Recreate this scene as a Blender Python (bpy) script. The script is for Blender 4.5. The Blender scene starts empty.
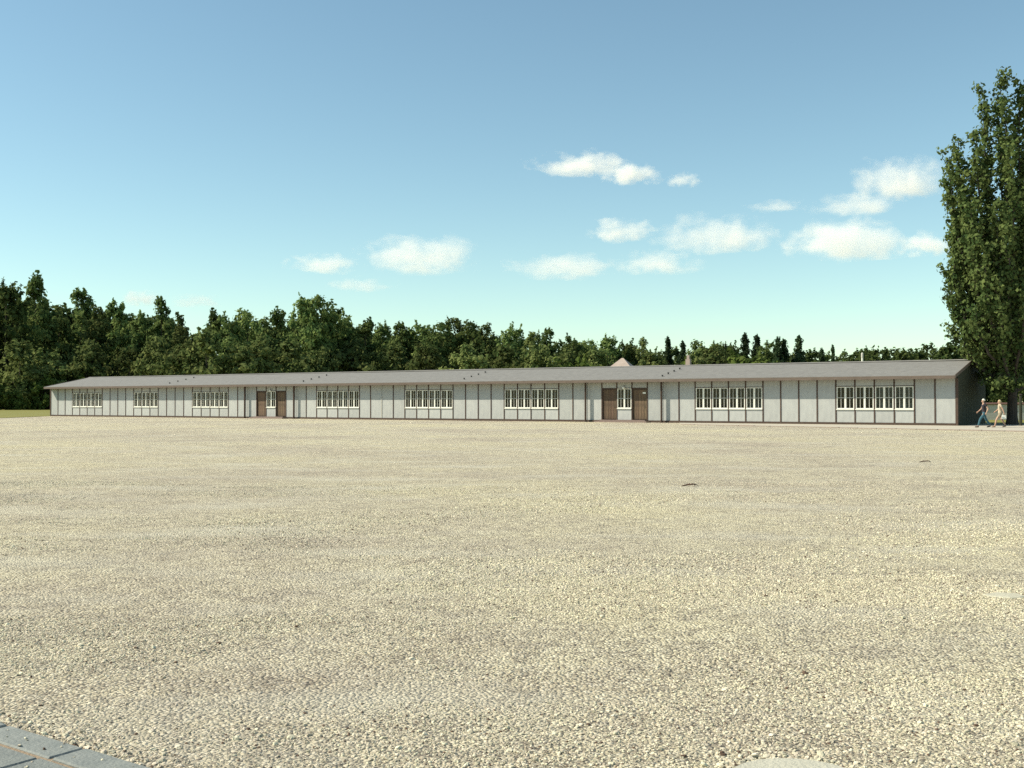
import bpy, bmesh, math, random
import numpy as np
from mathutils import Vector, Matrix, noise
R = math.radians
random.seed(7); rng = np.random.default_rng(7)
sc = bpy.context.scene
col = sc.collection

# ------------------------------------------------------------------ camera
F = 1100.0; HOR = 403.0; EYE = 1.41
cam = bpy.data.cameras.new('camera'); camo = bpy.data.objects.new('camera', cam); col.objects.link(camo)
cam.sensor_width = 36; cam.lens = F*36/1024; cam.clip_end = 40000; cam.clip_start = .1
camo.location = (0, 0, EYE)
camo.rotation_euler = (R(90)+math.atan((HOR-384)/F), 0, 0)
sc.camera = camo
# ------------------------------------------------------------------ sky, sun, exposure
SUN_EL, SUN_AZ = 41.5, 268.0         # degrees above the horizon; clockwise from +Y (the view direction)
w = bpy.data.worlds.new('World'); sc.world = w; w.use_nodes = True
nt = w.node_tree; nt.nodes.clear()
sky = nt.nodes.new('ShaderNodeTexSky'); sky.sky_type = 'NISHITA'; sky.sun_disc = False
sky.sun_elevation = R(SUN_EL); sky.sun_rotation = R(SUN_AZ)
sky.altitude = 300; sky.air_density = 1.0; sky.dust_density = .3; sky.ozone_density = .5
tint = nt.nodes.new('ShaderNodeMix'); tint.data_type = 'RGBA'; tint.blend_type = 'MULTIPLY'; tint.inputs[0].default_value = 1
tint.inputs[7].default_value = (.895, 1.03, .91, 1)
bg = nt.nodes.new('ShaderNodeBackground'); bg.inputs[1].default_value = .119
wo = nt.nodes.new('ShaderNodeOutputWorld')
nt.links.new(sky.outputs[0], tint.inputs[6]); nt.links.new(tint.outputs[2], bg.inputs[0]); nt.links.new(bg.outputs[0], wo.inputs[0])
sl = bpy.data.lights.new('sun', 'SUN'); sl.energy = 5.0; sl.angle = R(.53); sl.color = (1, .925, .75)
so = bpy.data.objects.new('sun', sl); col.objects.link(so)
sd = Vector((math.sin(R(SUN_AZ))*math.cos(R(SUN_EL)), math.cos(R(SUN_AZ))*math.cos(R(SUN_EL)), math.sin(R(SUN_EL))))
so.rotation_euler = sd.to_track_quat('Z', 'Y').to_euler(); so.location = sd*200
vs = sc.view_settings; vs.view_transform = 'Standard'; vs.look = 'None'; vs.exposure = .44; vs.gamma = 1; vs.use_curve_mapping = False
cy = sc.cycles
cy.use_denoising = False; cy.max_bounces = 8; cy.diffuse_bounces = 3; cy.transparent_max_bounces = 16
cy.volume_bounces = 6; cy.volume_step_rate = 1.0; cy.caustics_reflective = False; cy.caustics_refractive = False

# ------------------------------------------------------------------ helpers
def at(px, py, Z):                     # a point of the place, seen at a pixel, at distance Z
    return Vector(((px-512)/F*Z, Z, EYE+(HOR-py)/F*Z))
def tag(o, label=None, cat=None, group=None, kind=None):
    if label: o['label'] = label
    if cat: o['category'] = cat
    if group: o['group'] = group
    if kind: o['kind'] = kind
    return o
def empty(name, loc=(0,0,0), rz=0):
    o = bpy.data.objects.new(name, None); col.objects.link(o); o.location = loc; o.rotation_euler = (0,0,rz)
    o.empty_display_size = .2
    return o
def link(name, me, mat=None, parent=None, loc=None):
    o = bpy.data.objects.new(name, me); col.objects.link(o)
    if mat and not me.materials: me.materials.append(mat)
    if parent: o.parent = parent
    if loc is not None: o.location = loc
    return o
def ordinal(n):
    W = 'first second third fourth fifth sixth seventh eighth ninth tenth eleventh twelfth thirteenth fourteenth fifteenth sixteenth seventeenth eighteenth nineteenth twentieth'.split()
    if n <= 20: return W[n-1]
    T = {2:'twenty', 3:'thirty', 4:'forty', 5:'fifty'}[n//10]
    return T+'-'+W[n%10-1] if n%10 else {30:'thirtieth',40:'fortieth',50:'fiftieth'}[n]
class MB:
    def __init__(s): s.v = []; s.f = []
    def poly(s, pts, faces):
        b = len(s.v); s.v += [tuple(p) for p in pts]; s.f += [tuple(i+b for i in f) for f in faces]; return s
    def box(s, x0, x1, y0, y1, z0, z1):
        return s.poly([(x0,y0,z0),(x1,y0,z0),(x1,y1,z0),(x0,y1,z0),(x0,y0,z1),(x1,y0,z1),(x1,y1,z1),(x0,y1,z1)],
            [(0,3,2,1),(4,5,6,7),(0,1,5,4),(1,2,6,5),(2,3,7,6),(3,0,4,7)])
    def prism(s, prof, x0, x1):          # profile (y,z) swept along x
        n = len(prof)
        return s.poly([(x0,y,z) for y,z in prof]+[(x1,y,z) for y,z in prof],
            [tuple(range(n))[::-1], tuple(range(n,2*n))]+[(i,(i+1)%n,n+(i+1)%n,n+i) for i in range(n)])
    def tube(s, pts, rad, n=8):
        pts = [Vector(p) for p in pts]; rings = []
        for i, p in enumerate(pts):
            d = (pts[min(i+1,len(pts)-1)]-pts[max(i-1,0)]).normalized()
            a = d.cross(Vector((.3,.9,.2)) if abs(d.z) > .8 else Vector((0,0,1))).normalized(); b = d.cross(a)
            r = rad[i] if hasattr(rad,'__len__') else rad
            rings.append([p+(a*math.cos(2*math.pi*k/n)+b*math.sin(2*math.pi*k/n))*r for k in range(n)])
        m = len(rings)
        s.poly([p for r in rings for p in r], [(i*n+k, i*n+(k+1)%n, (i+1)*n+(k+1)%n, (i+1)*n+k) for i in range(m-1) for k in range(n)]
               +[tuple(range(n))[::-1], tuple(range((m-1)*n, m*n))])
        return s
    def mesh(s, name='mesh', bevel=0):
        me = bpy.data.meshes.new(name); me.from_pydata(s.v, [], s.f)
        bm = bmesh.new(); bm.from_mesh(me)
        bmesh.ops.recalc_face_normals(bm, faces=bm.faces)
        if bevel: bmesh.ops.bevel(bm, geom=bm.edges[:], offset=bevel, segments=1, affect='EDGES')
        bm.to_mesh(me); bm.free(); me.update(); return me
    def build(s, name, mat, parent=None, loc=None, bevel=0):
        return link(name, s.mesh(name, bevel), mat, parent, loc)
def box_mesh(name, sx, sy, sz, bevel=0):
    return MB().box(-sx/2, sx/2, -sy/2, sy/2, 0, sz).mesh(name, bevel)
def quads(name, P, mat, smooth=False):    # P: (n,4,3)
    n = len(P); me = bpy.data.meshes.new(name)
    me.vertices.add(n*4); me.vertices.foreach_set('co', P.astype(np.float32).ravel())
    me.loops.add(n*4); me.loops.foreach_set('vertex_index', np.arange(n*4, dtype=np.int32))
    me.polygons.add(n); me.polygons.foreach_set('loop_start', np.arange(0, n*4, 4, dtype=np.int32))
    me.update(calc_edges=True); me.validate()
    if mat: me.materials.append(mat)
    return me

# ------------------------------------------------------------------ materials
def M(name, c, rough=.8, var=None, scale=4, detail=6, bump=0, bscale=None, spec=.3, metal=0, coord='Object', rand=0, stretch=None, bdist=.02):
    m = bpy.data.materials.new(name); m.use_nodes = True; t = m.node_tree; n = t.nodes; L = t.links.new
    p = n['Principled BSDF']; p.inputs['Roughness'].default_value = rough; p.inputs['Metallic'].default_value = metal
    p.inputs['Specular IOR Level'].default_value = spec; p.inputs['Base Color'].default_value = (*c, 1)
    tc = n.new('ShaderNodeTexCoord'); vec = tc.outputs[coord]
    if stretch:
        mp = n.new('ShaderNodeMapping'); mp.inputs['Scale'].default_value = stretch; L(vec, mp.inputs[0]); vec = mp.outputs[0]
    out = None
    if var:
        nz = n.new('ShaderNodeTexNoise'); nz.inputs['Scale'].default_value = scale; nz.inputs['Detail'].default_value = detail; nz.inputs['Roughness'].default_value = .65
        L(vec, nz.inputs['Vector'])
        cr = n.new('ShaderNodeValToRGB'); cr.color_ramp.elements[0].position = .32; cr.color_ramp.elements[1].position = .68
        cr.color_ramp.elements[0].color = (*c, 1); cr.color_ramp.elements[1].color = (*var, 1); L(nz.outputs[0], cr.inputs[0]); out = cr.outputs[0]
    if rand:
        oi = n.new('ShaderNodeObjectInfo'); hs = n.new('ShaderNodeHueSaturation'); mr = n.new('ShaderNodeMapRange')
        mr.inputs[3].default_value = 1-rand; mr.inputs[4].default_value = 1+rand; L(oi.outputs['Random'], mr.inputs[0]); L(mr.outputs[0], hs.inputs['Value'])
        mr2 = n.new('ShaderNodeMath'); mr2.operation = 'FRACT'; mu = n.new('ShaderNodeMath'); mu.operation = 'MULTIPLY'; mu.inputs[1].default_value = 17.3
        L(oi.outputs['Random'], mu.inputs[0]); L(mu.outputs[0], mr2.inputs[0])
        mr3 = n.new('ShaderNodeMapRange'); mr3.inputs[3].default_value = .5-rand*.05; mr3.inputs[4].default_value = .5+rand*.05; L(mr2.outputs[0], mr3.inputs[0]); L(mr3.outputs[0], hs.inputs['Hue'])
        if out: L(out, hs.inputs['Color'])
        else: hs.inputs['Color'].default_value = (*c, 1)
        out = hs.outputs[0]
    if out: L(out, p.inputs['Base Color'])
    if bump:
        bz = n.new('ShaderNodeTexNoise'); bz.inputs['Scale'].default_value = bscale or scale*4; bz.inputs['Detail'].default_value = 5; L(vec, bz.inputs['Vector'])
        b = n.new('ShaderNodeBump'); b.inputs['Strength'].default_value = bump; b.inputs['Distance'].default_value = bdist; L(bz.outputs[0], b.inputs['Height']); L(b.outputs[0], p.inputs['Normal'])
    return m
mt = {}
mt['panel'] = M('panel_paint', (.43,.435,.415), .75, (.355,.36,.35), 1.6, rand=.07, stretch=(2.2,2.2,.7))
mt['wood'] = M('brown_batten_wood', (.095,.060,.046), .8, (.06,.042,.033), 6, bump=.3, rand=.12)
mt['pale_wood'] = M('bare_pale_wood', (.42,.40,.35), .8, (.34,.32,.28), 6, bump=.3)
mt['door'] = M('door_plank_wood', (.19,.125,.078), .75, (.07,.048,.032), 3, bump=.4, rand=.22, stretch=(6,6,.7))
mt['fascia'] = M('fascia_wood', (.155,.118,.095), .8, (.115,.088,.07), 3, bump=.3, stretch=(.6,4,4))
mt['frame'] = M('white_window_paint', (.80,.79,.71), .5, (.72,.71,.63), 5)
mt['roof'] = M('grey_roof_felt', (.17,.163,.152), .9, (.22,.212,.197), 2.5, detail=8, bump=.3, bscale=12)
mt['tar'] = M('tarred_board', (.028,.032,.018), .85, (.045,.046,.028), 3, bump=.4, stretch=(4,4,.5))
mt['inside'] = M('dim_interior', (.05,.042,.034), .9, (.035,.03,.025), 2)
mt['reflection_curtain'] = M('reflection_grey', (.36,.40,.46), .9, (.26,.29,.34), 5, stretch=(6,1,.4))  # bluish window reflection put into the colour of a sheet
mt['vent'] = M('black_vent', (.03,.03,.03), .7, (.05,.05,.045), 8)
mt['step'] = M('step_stone', (.26,.19,.16), .85, (.2,.15,.13), 4, bump=.3)
mt['lamp'] = M('white_lamp_glass', (.8,.8,.76), .25, (.74,.74,.7), 4)
mt['iron'] = M('black_iron', (.03,.03,.03), .5, (.06,.04,.03), 12)
mt['conc'] = M('concrete', (.50,.475,.38), .9, (.42,.40,.325), 5, bump=.4, bscale=60)
mt['slab'] = M('blue_grey_slab', (.175,.188,.178), .8, (.235,.245,.225), 9, detail=10, bump=.35, bscale=60, rand=.08)
mt['kerb'] = M('brown_kerb_stone', (.27,.21,.17), .9, (.2,.16,.13), 3, bump=.4, rand=.1)
mt['sand'] = M('joint_sand', (.33,.25,.17), .95, (.24,.18,.125), 20, bump=.5, bscale=80)
mt['path'] = M('fine_path_gravel', (.50,.45,.36), .95, (.42,.38,.31), 1.2, detail=10, bump=.4, bscale=12)
mt['grass'] = M('mown_grass', (.16,.165,.032), .9, (.23,.20,.05), .25, detail=10, bump=.8, bscale=3)
mt['blade'] = M('grass_blade', (.17,.19,.04), .8, (.23,.21,.05), .3)
mt['bark'] = M('bark', (.075,.062,.048), .95, (.04,.034,.028), 3, bump=.8, stretch=(3,3,.8))
mt['wallp'] = M('pale_render', (.56,.54,.49), .9, (.47,.45,.41), .8, detail=10, bump=.3)
mt['tile'] = M('pink_roof_tile', (.42,.34,.29), .85, (.34,.27,.23), 1.5, bump=.5, stretch=(1,1,3))
mt['tile2'] = M('brown_roof_tile', (.17,.09,.07), .85, (.12,.07,.055), 1.5, bump=.5)
mt['twig'] = M('dead_twig', (.10,.055,.04), .9, (.06,.04,.03), 8)
def glass_mat():
    m = bpy.data.materials.new('window_glass'); m.use_nodes = True; n = m.node_tree.nodes; L = m.node_tree.links.new; n.clear()
    o = n.new('ShaderNodeOutputMaterial'); mx = n.new('ShaderNodeMixShader'); tr = n.new('ShaderNodeBsdfTransparent'); gl = n.new('ShaderNodeBsdfGlossy')
    tr.inputs[0].default_value = (.55,.58,.56,1); gl.inputs['Roughness'].default_value = .03
    nz = n.new('ShaderNodeTexNoise'); nz.inputs['Scale'].default_value = 3; b = n.new('ShaderNodeBump'); b.inputs['Strength'].default_value = .05
    L(nz.outputs[0], b.inputs['Height']); L(b.outputs[0], gl.inputs['Normal'])
    mx.inputs[0].default_value = .022; L(tr.outputs[0], mx.inputs[1]); L(gl.outputs[0], mx.inputs[2]); L(mx.outputs[0], o.inputs[0])
    return m
mt['glass'] = glass_mat()
def leaf_mat(name, a, b, scale=.35, trans=.38, rand=.22):
    m = bpy.data.materials.new(name); m.use_nodes = True; t = m.node_tree; n = t.nodes; L = t.links.new; n.clear()
    o = n.new('ShaderNodeOutputMaterial'); mx = n.new('ShaderNodeMixShader'); mx.inputs[0].default_value = trans
    d = n.new('ShaderNodeBsdfDiffuse'); tl = n.new('ShaderNodeBsdfTranslucent'); g = n.new('ShaderNodeBsdfGlossy'); g.inputs['Roughness'].default_value = .5
    mg = n.new('ShaderNodeMixShader'); mg.inputs[0].default_value = .0
    geo = n.new('ShaderNodeNewGeometry'); tc = n.new('ShaderNodeTexCoord')
    nz = n.new('ShaderNodeTexNoise'); nz.inputs['Scale'].default_value = scale; nz.inputs['Detail'].default_value = 3; L(tc.outputs['Object'], nz.inputs['Vector'])
    ad = n.new('ShaderNodeMath'); ad.operation = 'MULTIPLY_ADD'; ad.inputs[1].default_value = .45; L(geo.outputs['Random Per Island'], ad.inputs[0])
    su = n.new('ShaderNodeMath'); su.operation = 'SUBTRACT'; su.inputs[1].default_value = .22; L(nz.outputs[0], su.inputs[0]); L(su.outputs[0], ad.inputs[2])
    cr = n.new('ShaderNodeValToRGB'); cr.color_ramp.elements[0].position = .25; cr.color_ramp.elements[1].position = .78
    cr.color_ramp.elements[0].color = (*a,1); cr.color_ramp.elements[1].color = (*b,1); L(ad.outputs[0], cr.inputs[0])
    oi = n.new('ShaderNodeObjectInfo'); hs = n.new('ShaderNodeHueSaturation'); mr = n.new('ShaderNodeMapRange')
    mr.inputs[3].default_value = 1-rand*2; mr.inputs[4].default_value = 1+rand*2; L(oi.outputs['Random'], mr.inputs[0]); L(mr.outputs[0], hs.inputs['Value'])
    L(cr.outputs[0], hs.inputs['Color'])
    for s in (d, tl): L(hs.outputs[0], s.inputs[0])
    L(d.outputs[0], mx.inputs[1]); L(tl.outputs[0], mx.inputs[2]); L(mx.outputs[0], mg.inputs[1]); L(g.outputs[0], mg.inputs[2]); L(mg.outputs[0], o.inputs[0])
    return m
mt['leafA'] = leaf_mat('broad_leaf', (.066,.112,.038), (.200,.245,.080))
mt['leafB'] = leaf_mat('pale_leaf', (.080,.118,.040), (.200,.225,.080))
mt['leafC'] = leaf_mat('spruce_needle', (.026,.048,.026), (.070,.095,.042))
mt['leafD'] = leaf_mat('shrub_leaf', (.080,.125,.030), (.180,.225,.060))
mt['leafP'] = leaf_mat('poplar_leaf', (.045,.076,.026), (.140,.175,.058), scale=.6, trans=.22, rand=0)
def ground_mat():
    m = bpy.data.materials.new('gravel_surface'); m.use_nodes = True; t = m.node_tree; n = t.nodes; L = t.links.new
    p = n['Principled BSDF']; p.inputs['Roughness'].default_value = .95; p.inputs['Specular IOR Level'].default_value = .119
    tc = n.new('ShaderNodeTexCoord'); V = tc.outputs['Object']
    def nz(s, d=4, r=.6):
        x = n.new('ShaderNodeTexNoise'); x.inputs['Scale'].default_value = s; x.inputs['Detail'].default_value = d; x.inputs['Roughness'].default_value = r; L(V, x.inputs['Vector']); return x.outputs[0]
    def ramp(src, *els):
        c = n.new('ShaderNodeValToRGB'); e = c.color_ramp.elements
        while len(e) < len(els): e.new(.5)
        for k, (pos, cc) in enumerate(els): e[k].position = pos; e[k].color = (*cc, 1)
        L(src, c.inputs[0]); return c.outputs[0]
    def mix(f, a, b, mode='MIX'):
        x = n.new('ShaderNodeMix'); x.data_type = 'RGBA'; x.blend_type = mode
        if isinstance(f, float): x.inputs[0].default_value = f
        else: L(f, x.inputs[0])
        L(a, x.inputs[6]); L(b, x.inputs[7]); return x.outputs[2]
    vo = n.new('ShaderNodeTexVoronoi'); vo.inputs['Scale'].default_value = 58; L(V, vo.inputs['Vector'])
    sep = n.new('ShaderNodeSeparateColor'); L(vo.outputs['Color'], sep.inputs[0])
    stone = ramp(sep.outputs[0], (0, (.20,.17,.14)), (.22, (.44,.395,.295)), (.65, (.58,.53,.385)), (1, (.77,.72,.57)))
    vo2 = n.new('ShaderNodeTexVoronoi'); vo2.inputs['Scale'].default_value = 9; L(V, vo2.inputs['Vector'])
    sep2 = n.new('ShaderNodeSeparateColor'); L(vo2.outputs['Color'], sep2.inputs[0])
    clump = ramp(sep2.outputs[1], (0, (.80,.79,.80)), (.4, (.97,.96,.95)), (1, (1.08,1.07,1.04)))
    big = ramp(nz(.10, 6, .62), (.36, (.84,.81,.84)), (.5, (.99,.98,.97)), (.64, (1.08,1.07,.98)))
    mid = ramp(nz(1.3, 7, .7), (.3, (.88,.86,.86)), (.7, (1.07,1.07,1.05)))
    c = mix(1.0, mix(1.0, mix(1.0, stone, clump, 'MULTIPLY'), big, 'MULTIPLY'), mid, 'MULTIPLY')
    # trodden dusty patches: paler and smoother
    mp = n.new('ShaderNodeMapping'); mp.inputs['Scale'].default_value = (.40, .85, 1); mp.inputs['Rotation'].default_value = (0, 0, .35); L(V, mp.inputs[0])
    dn = n.new('ShaderNodeTexNoise'); dn.inputs['Scale'].default_value = .9; dn.inputs['Detail'].default_value = 6; L(mp.outputs[0], dn.inputs['Vector'])
    dust = ramp(dn.outputs[0], (.50, (0,0,0)), (.70, (.5,.5,.5)))
    fl = n.new('ShaderNodeRGB'); fl.outputs[0].default_value = (.60,.56,.45,1)
    c = mix(dust, c, fl.outputs[0]); L(c, p.inputs['Base Color'])
    vd = n.new('ShaderNodeMath'); vd.operation = 'MULTIPLY'; vd.inputs[1].default_value = .8; L(vo.outputs['Distance'], vd.inputs[0]); h = n.new('ShaderNodeMath'); h.operation = 'ADD'; L(vd.outputs[0], h.inputs[0])
    h2 = n.new('ShaderNodeMath'); h2.operation = 'MULTIPLY'; h2.inputs[1].default_value = .8; L(nz(22, 6, .8), h2.inputs[0]); L(h2.outputs[0], h.inputs[1])
    b = n.new('ShaderNodeBump'); b.inputs['Strength'].default_value = .9; b.inputs['Distance'].default_value = .030; b.invert = True
    L(h.outputs[0], b.inputs['Height']); L(b.outputs[0], p.inputs['Normal'])
    return m
mt['gravel'] = ground_mat()
mt['stone'] = M('loose_stone', (.63,.575,.42), .9, (.50,.455,.345), 6, bump=.2, bscale=3, rand=.40, spec=.2)

_t = mt['stone'].node_tree; _n = _t.nodes; _g = _n.new('ShaderNodeNewGeometry'); _z = _n.new('ShaderNodeTexNoise'); _z.inputs['Scale'].default_value = .10; _z.inputs['Detail'].default_value = 6; _z.inputs['Roughness'].default_value = .62
_t.links.new(_g.outputs['Position'], _z.inputs['Vector']); _c = _n.new('ShaderNodeValToRGB'); _e = _c.color_ramp.elements; _e.new(.5)
for _k, (_p, _v) in enumerate(((.36, (.84,.81,.84)), (.5, (.99,.98,.97)), (.64, (1.08,1.07,.98)))): _e[_k].position = _p; _e[_k].color = (*_v, 1)
_t.links.new(_z.outputs[0], _c.inputs[0]); _x = _n.new('ShaderNodeMix'); _x.data_type = 'RGBA'; _x.blend_type = 'MULTIPLY'; _x.inputs[0].default_value = 1
_b = _n['Principled BSDF'].inputs['Base Color']; _t.links.new(_b.links[0].from_socket, _x.inputs[6]); _t.links.new(_c.outputs[0], _x.inputs[7]); _oi = _n.new('ShaderNodeObjectInfo'); _f = _n.new('ShaderNodeMath'); _f.operation = 'MULTIPLY'; _f.inputs[1].default_value = 71.7; _fr = _n.new('ShaderNodeMath'); _fr.operation = 'FRACT'; _gt = _n.new('ShaderNodeMath'); _gt.operation = 'GREATER_THAN'; _gt.inputs[1].default_value = .955
_t.links.new(_oi.outputs['Random'], _f.inputs[0]); _t.links.new(_f.outputs[0], _fr.inputs[0]); _t.links.new(_fr.outputs[0], _gt.inputs[0])
_y = _n.new('ShaderNodeMix'); _y.data_type = 'RGBA'; _y.inputs[7].default_value = (.13, .085, .06, 1); _t.links.new(_gt.outputs[0], _y.inputs[0]); _t.links.new(_x.outputs[2], _y.inputs[6]); _t.links.new(_y.outputs[2], _b)

# ------------------------------------------------------------------ the building line
PL = Vector((-49.45, 118.0, 0)); PRt = Vector((27.45, 68.0, 0))
U = (PRt-PL).normalized(); LEN = (PRt-PL).length; RZ = math.atan2(U.y, U.x); B = Vector((-U.y, U.x, 0)); NB = 74; W = LEN/NB

# ------------------------------------------------------------------ ground
PAV_A = Vector((-2.25, 4.83, 0)); PAV_D = Vector((.817, -.577, 0)); PAV_N = Vector((-.577, -.817, 0))    # edge of the paving and the way into it
MAN = Vector((1.06, 4.085, 0)); MAN_R = .225
def pav_depth(x, y): return (x-PAV_A.x)*PAV_N.x+(y-PAV_A.y)*PAV_N.y
def height(x, y):
    d = math.hypot(x, y)
    k = min(1, max(0, (58-d)/25)) if d > 33 else 1
    h = noise.noise((x*.16, y*.28, 3.1))*.030+noise.noise((x*.5, y*.7, 8.7))*.012
    if d < 9:
        k *= min(1, max(0, (d-4.9)/3))
        return h*k
    return h*k
def axis(lo, hi, fine_lo, fine_hi, step, grow=1.22):
    a = list(np.arange(fine_lo, fine_hi+1e-6, step)); s = step
    while a[-1] < hi: s *= grow; a.append(a[-1]+s)
    s = step; a = a[::-1]
    while a[-1] > lo: s *= grow; a.append(a[-1]-s)
    return a[::-1]
ax = axis(-7000, 7000, -14, 14, .4); ay = axis(-300, 9000, 2, 34, .4)
nx, ny = len(ax), len(ay)
me = bpy.data.meshes.new('gravel_ground')
me.from_pydata([(x, y, height(x, y)) for y in ay for x in ax], [], [(j*nx+i, j*nx+i+1, (j+1)*nx+i+1, (j+1)*nx+i) for j in range(ny-1) for i in range(nx-1)])
for p in me.polygons: p.use_smooth = True
g = link('gravel_ground', me, mt['gravel']); tag(g, 'wide pale gravel square in front of the long barrack', 'ground', kind='structure')
# loose stones
def scatter(n, y0, y1, pw):
    y = (y0**pw+(y1**pw-y0**pw)*rng.random(n))**(1/pw); x = (rng.random(n)*2-1)*(.56*y+2.0); return x, y
xs, ys, ss = [], [], []
for n, y0, y1, pw, s0, s1 in ((190000, 3.2, 9, 2, .0034, .0080), (140000, 9, 20, 1.6, .0048, .0105), (17000, 3.2, 16, 1.8, .007, .013), (900, 3.2, 16, 1.6, .011, .018)):
    x, y = scatter(n, y0, y1, pw); s = s0+(s1-s0)*rng.random(n)**1.6
    keep = np.array([(noise.noise((a*.24+b*.1, b*.55-a*.1, 1.7))+.45*noise.noise((a*1.1, b*2.2, 5))) > -.16+.45*random.random()-.3*(b < 5.2) for a, b in zip(x, y)])
    pd = (x-PAV_A.x)*PAV_N.x+(y-PAV_A.y)*PAV_N.y; md = np.hypot(x-MAN.x, y-MAN.y)
    keep &= (pd < -.012) & (md > MAN_R+.045)
    xs.append(x[keep]); ys.append(y[keep]); ss.append(s[keep])
# stones heaped along the paving edge and round the manhole
t = rng.random(700)*4-1.6; off = -.015-abs(rng.normal(0, .07, 700))
xs.append(PAV_A.x+PAV_D.x*t+PAV_N.x*off); ys.append(PAV_A.y+PAV_D.y*t+PAV_N.y*off); ss.append(.005+.010*rng.random(700)**1.5)
t = rng.random(420)*6.283; r = MAN_R+.035+abs(rng.normal(0, .05, 420))
xs.append(MAN.x+np.cos(t)*r); ys.append(MAN.y+np.sin(t)*r); ss.append(.006+.013*rng.random(420)**2.5)
t = rng.random(170)*4-1.6; off = .02+abs(rng.normal(0, .35, 170))          # grit strayed onto the slabs
xs.append(PAV_A.x+PAV_D.x*t+PAV_N.x*off); ys.append(PAV_A.y+PAV_D.y*t+PAV_N.y*off); ss.append(.003+.006*rng.random(170)**2)
xs, ys, ss = map(np.concatenate, (xs, ys, ss)); NS = len(xs)
zs = np.array([height(a, b) for a, b in zip(xs, ys)])+ss*.18; zs[-170:] = .030+ss[-170:]*.2
me = bpy.data.meshes.new('loose_gravel'); me.vertices.add(NS); me.vertices.foreach_set('co', np.c_[xs, ys, zs].astype(np.float32).ravel())
at_ = me.attributes.new('stone_size', 'FLOAT', 'POINT'); at_.data.foreach_set('value', ss.astype(np.float32))
lg = link('loose_gravel', me); tag(lg, 'loose pale stones strewn over the near gravel', 'gravel', kind='stuff')
ng = bpy.data.node_groups.new('stones', 'GeometryNodeTree')
ng.interface.new_socket('Geometry', in_out='INPUT', socket_type='NodeSocketGeometry'); ng.interface.new_socket('Geometry', in_out='OUTPUT', socket_type='NodeSocketGeometry')
N = ng.nodes.new; L = ng.links.new
gi, go = N('NodeGroupInput'), N('NodeGroupOutput')
ip = N('GeometryNodeInstanceOnPoints'); gti = N('GeometryNodeGeometryToInstance'); sm = N('GeometryNodeSetMaterial'); sm.inputs['Material'].default_value = mt['stone']
for k in range(4):
    ico = N('GeometryNodeMeshIcoSphere'); ico.inputs['Radius'].default_value = 1; ico.inputs['Subdivisions'].default_value = 2
    sp = N('GeometryNodeSetPosition'); nzn = N('ShaderNodeTexNoise'); nzn.inputs['Scale'].default_value = .9; nzn.inputs['Detail'].default_value = 1.5
    pos = N('GeometryNodeInputPosition'); va = N('ShaderNodeVectorMath'); va.operation = 'ADD'; va.inputs[1].default_value = (k*7.3, k*2.1, 4)
    vsb = N('ShaderNodeVectorMath'); vsb.operation = 'SUBTRACT'; vsb.inputs[1].default_value = (.5,.5,.5); vsc = N('ShaderNodeVectorMath'); vsc.operation = 'SCALE'; vsc.inputs['Scale'].default_value = 1.7
    L(pos.outputs[0], va.inputs[0]); L(va.outputs[0], nzn.inputs['Vector']); L(nzn.outputs['Color'], vsb.inputs[0]); L(vsb.outputs[0], vsc.inputs[0]); L(vsc.outputs[0], sp.inputs['Offset'])
    L(ico.outputs[0], sp.inputs['Geometry']); L(sp.outputs[0], gti.inputs[0])
L(gti.outputs[0], sm.inputs['Geometry']); L(sm.outputs[0], ip.inputs['Instance']); L(gi.outputs[0], ip.inputs['Points']); ip.inputs['Pick Instance'].default_value = True
ri = N('FunctionNodeRandomValue'); ri.data_type = 'INT'
for s in ri.inputs:
    if s.name == 'Max' and s.type == 'INT': s.default_value = 3
L([o for o in ri.outputs if o.type == 'INT'][0], ip.inputs['Instance Index'])
rr = N('FunctionNodeRandomValue'); rr.data_type = 'FLOAT_VECTOR'; rr.inputs[0].default_value = (-.5,-.5,0); rr.inputs[1].default_value = (.5,.5,6.28); L(rr.outputs[0], ip.inputs['Rotation'])
rs = N('FunctionNodeRandomValue'); rs.data_type = 'FLOAT_VECTOR'; rs.inputs[0].default_value = (.75,.75,.42); rs.inputs[1].default_value = (1.35,1.1,.75); rs.inputs['Seed'].default_value = 3
na = N('GeometryNodeInputNamedAttribute'); na.data_type = 'FLOAT'; na.inputs[0].default_value = 'stone_size'
sc_ = N('ShaderNodeVectorMath'); sc_.operation = 'SCALE'; L(rs.outputs[0], sc_.inputs[0]); L(na.outputs[0], sc_.inputs['Scale']); L(sc_.outputs[0], ip.inputs['Scale'])
L(ip.outputs[0], go.inputs[0])
lg.modifiers.new('stones', 'NODES').node_group = ng

# lawn beyond the barrack front line
lawn_pts = [Vector((-150,100,0)), Vector((-47.5,103.5,0)), PL-U*.6+B*.6, PL+B*9.9-U*.6, PRt+B*9.9+U*.6, PRt+B*11+U*12, PRt+B*10+U*60, PRt+B*300+U*200, PL+B*300-U*240]
mb = MB(); mb.poly([(p.x, p.y, .03) for p in lawn_pts]+[(p.x, p.y, -.05) for p in lawn_pts], [tuple(range(9))]+[(i, (i+1)%9, 9+(i+1)%9, 9+i) for i in range(9)])
tag(mb.build('lawn', mt['grass']), 'mown grass beyond the left end of the barrack', 'grass', kind='structure')
n = 26000; a = rng.random(n); b = rng.random(n)
bp = np.array([(Vector((-50-28*i-j*40, 104+90*j**1.4, 0)))[:] for i, j in zip(a, b)])
an = rng.random(n)*6.28; hh = .05+.10*rng.random(n); dx = np.c_[np.cos(an), np.sin(an), 0*an]*.03; lean = np.c_[rng.normal(0, .04, n), rng.normal(0, .04, n), hh]
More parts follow.
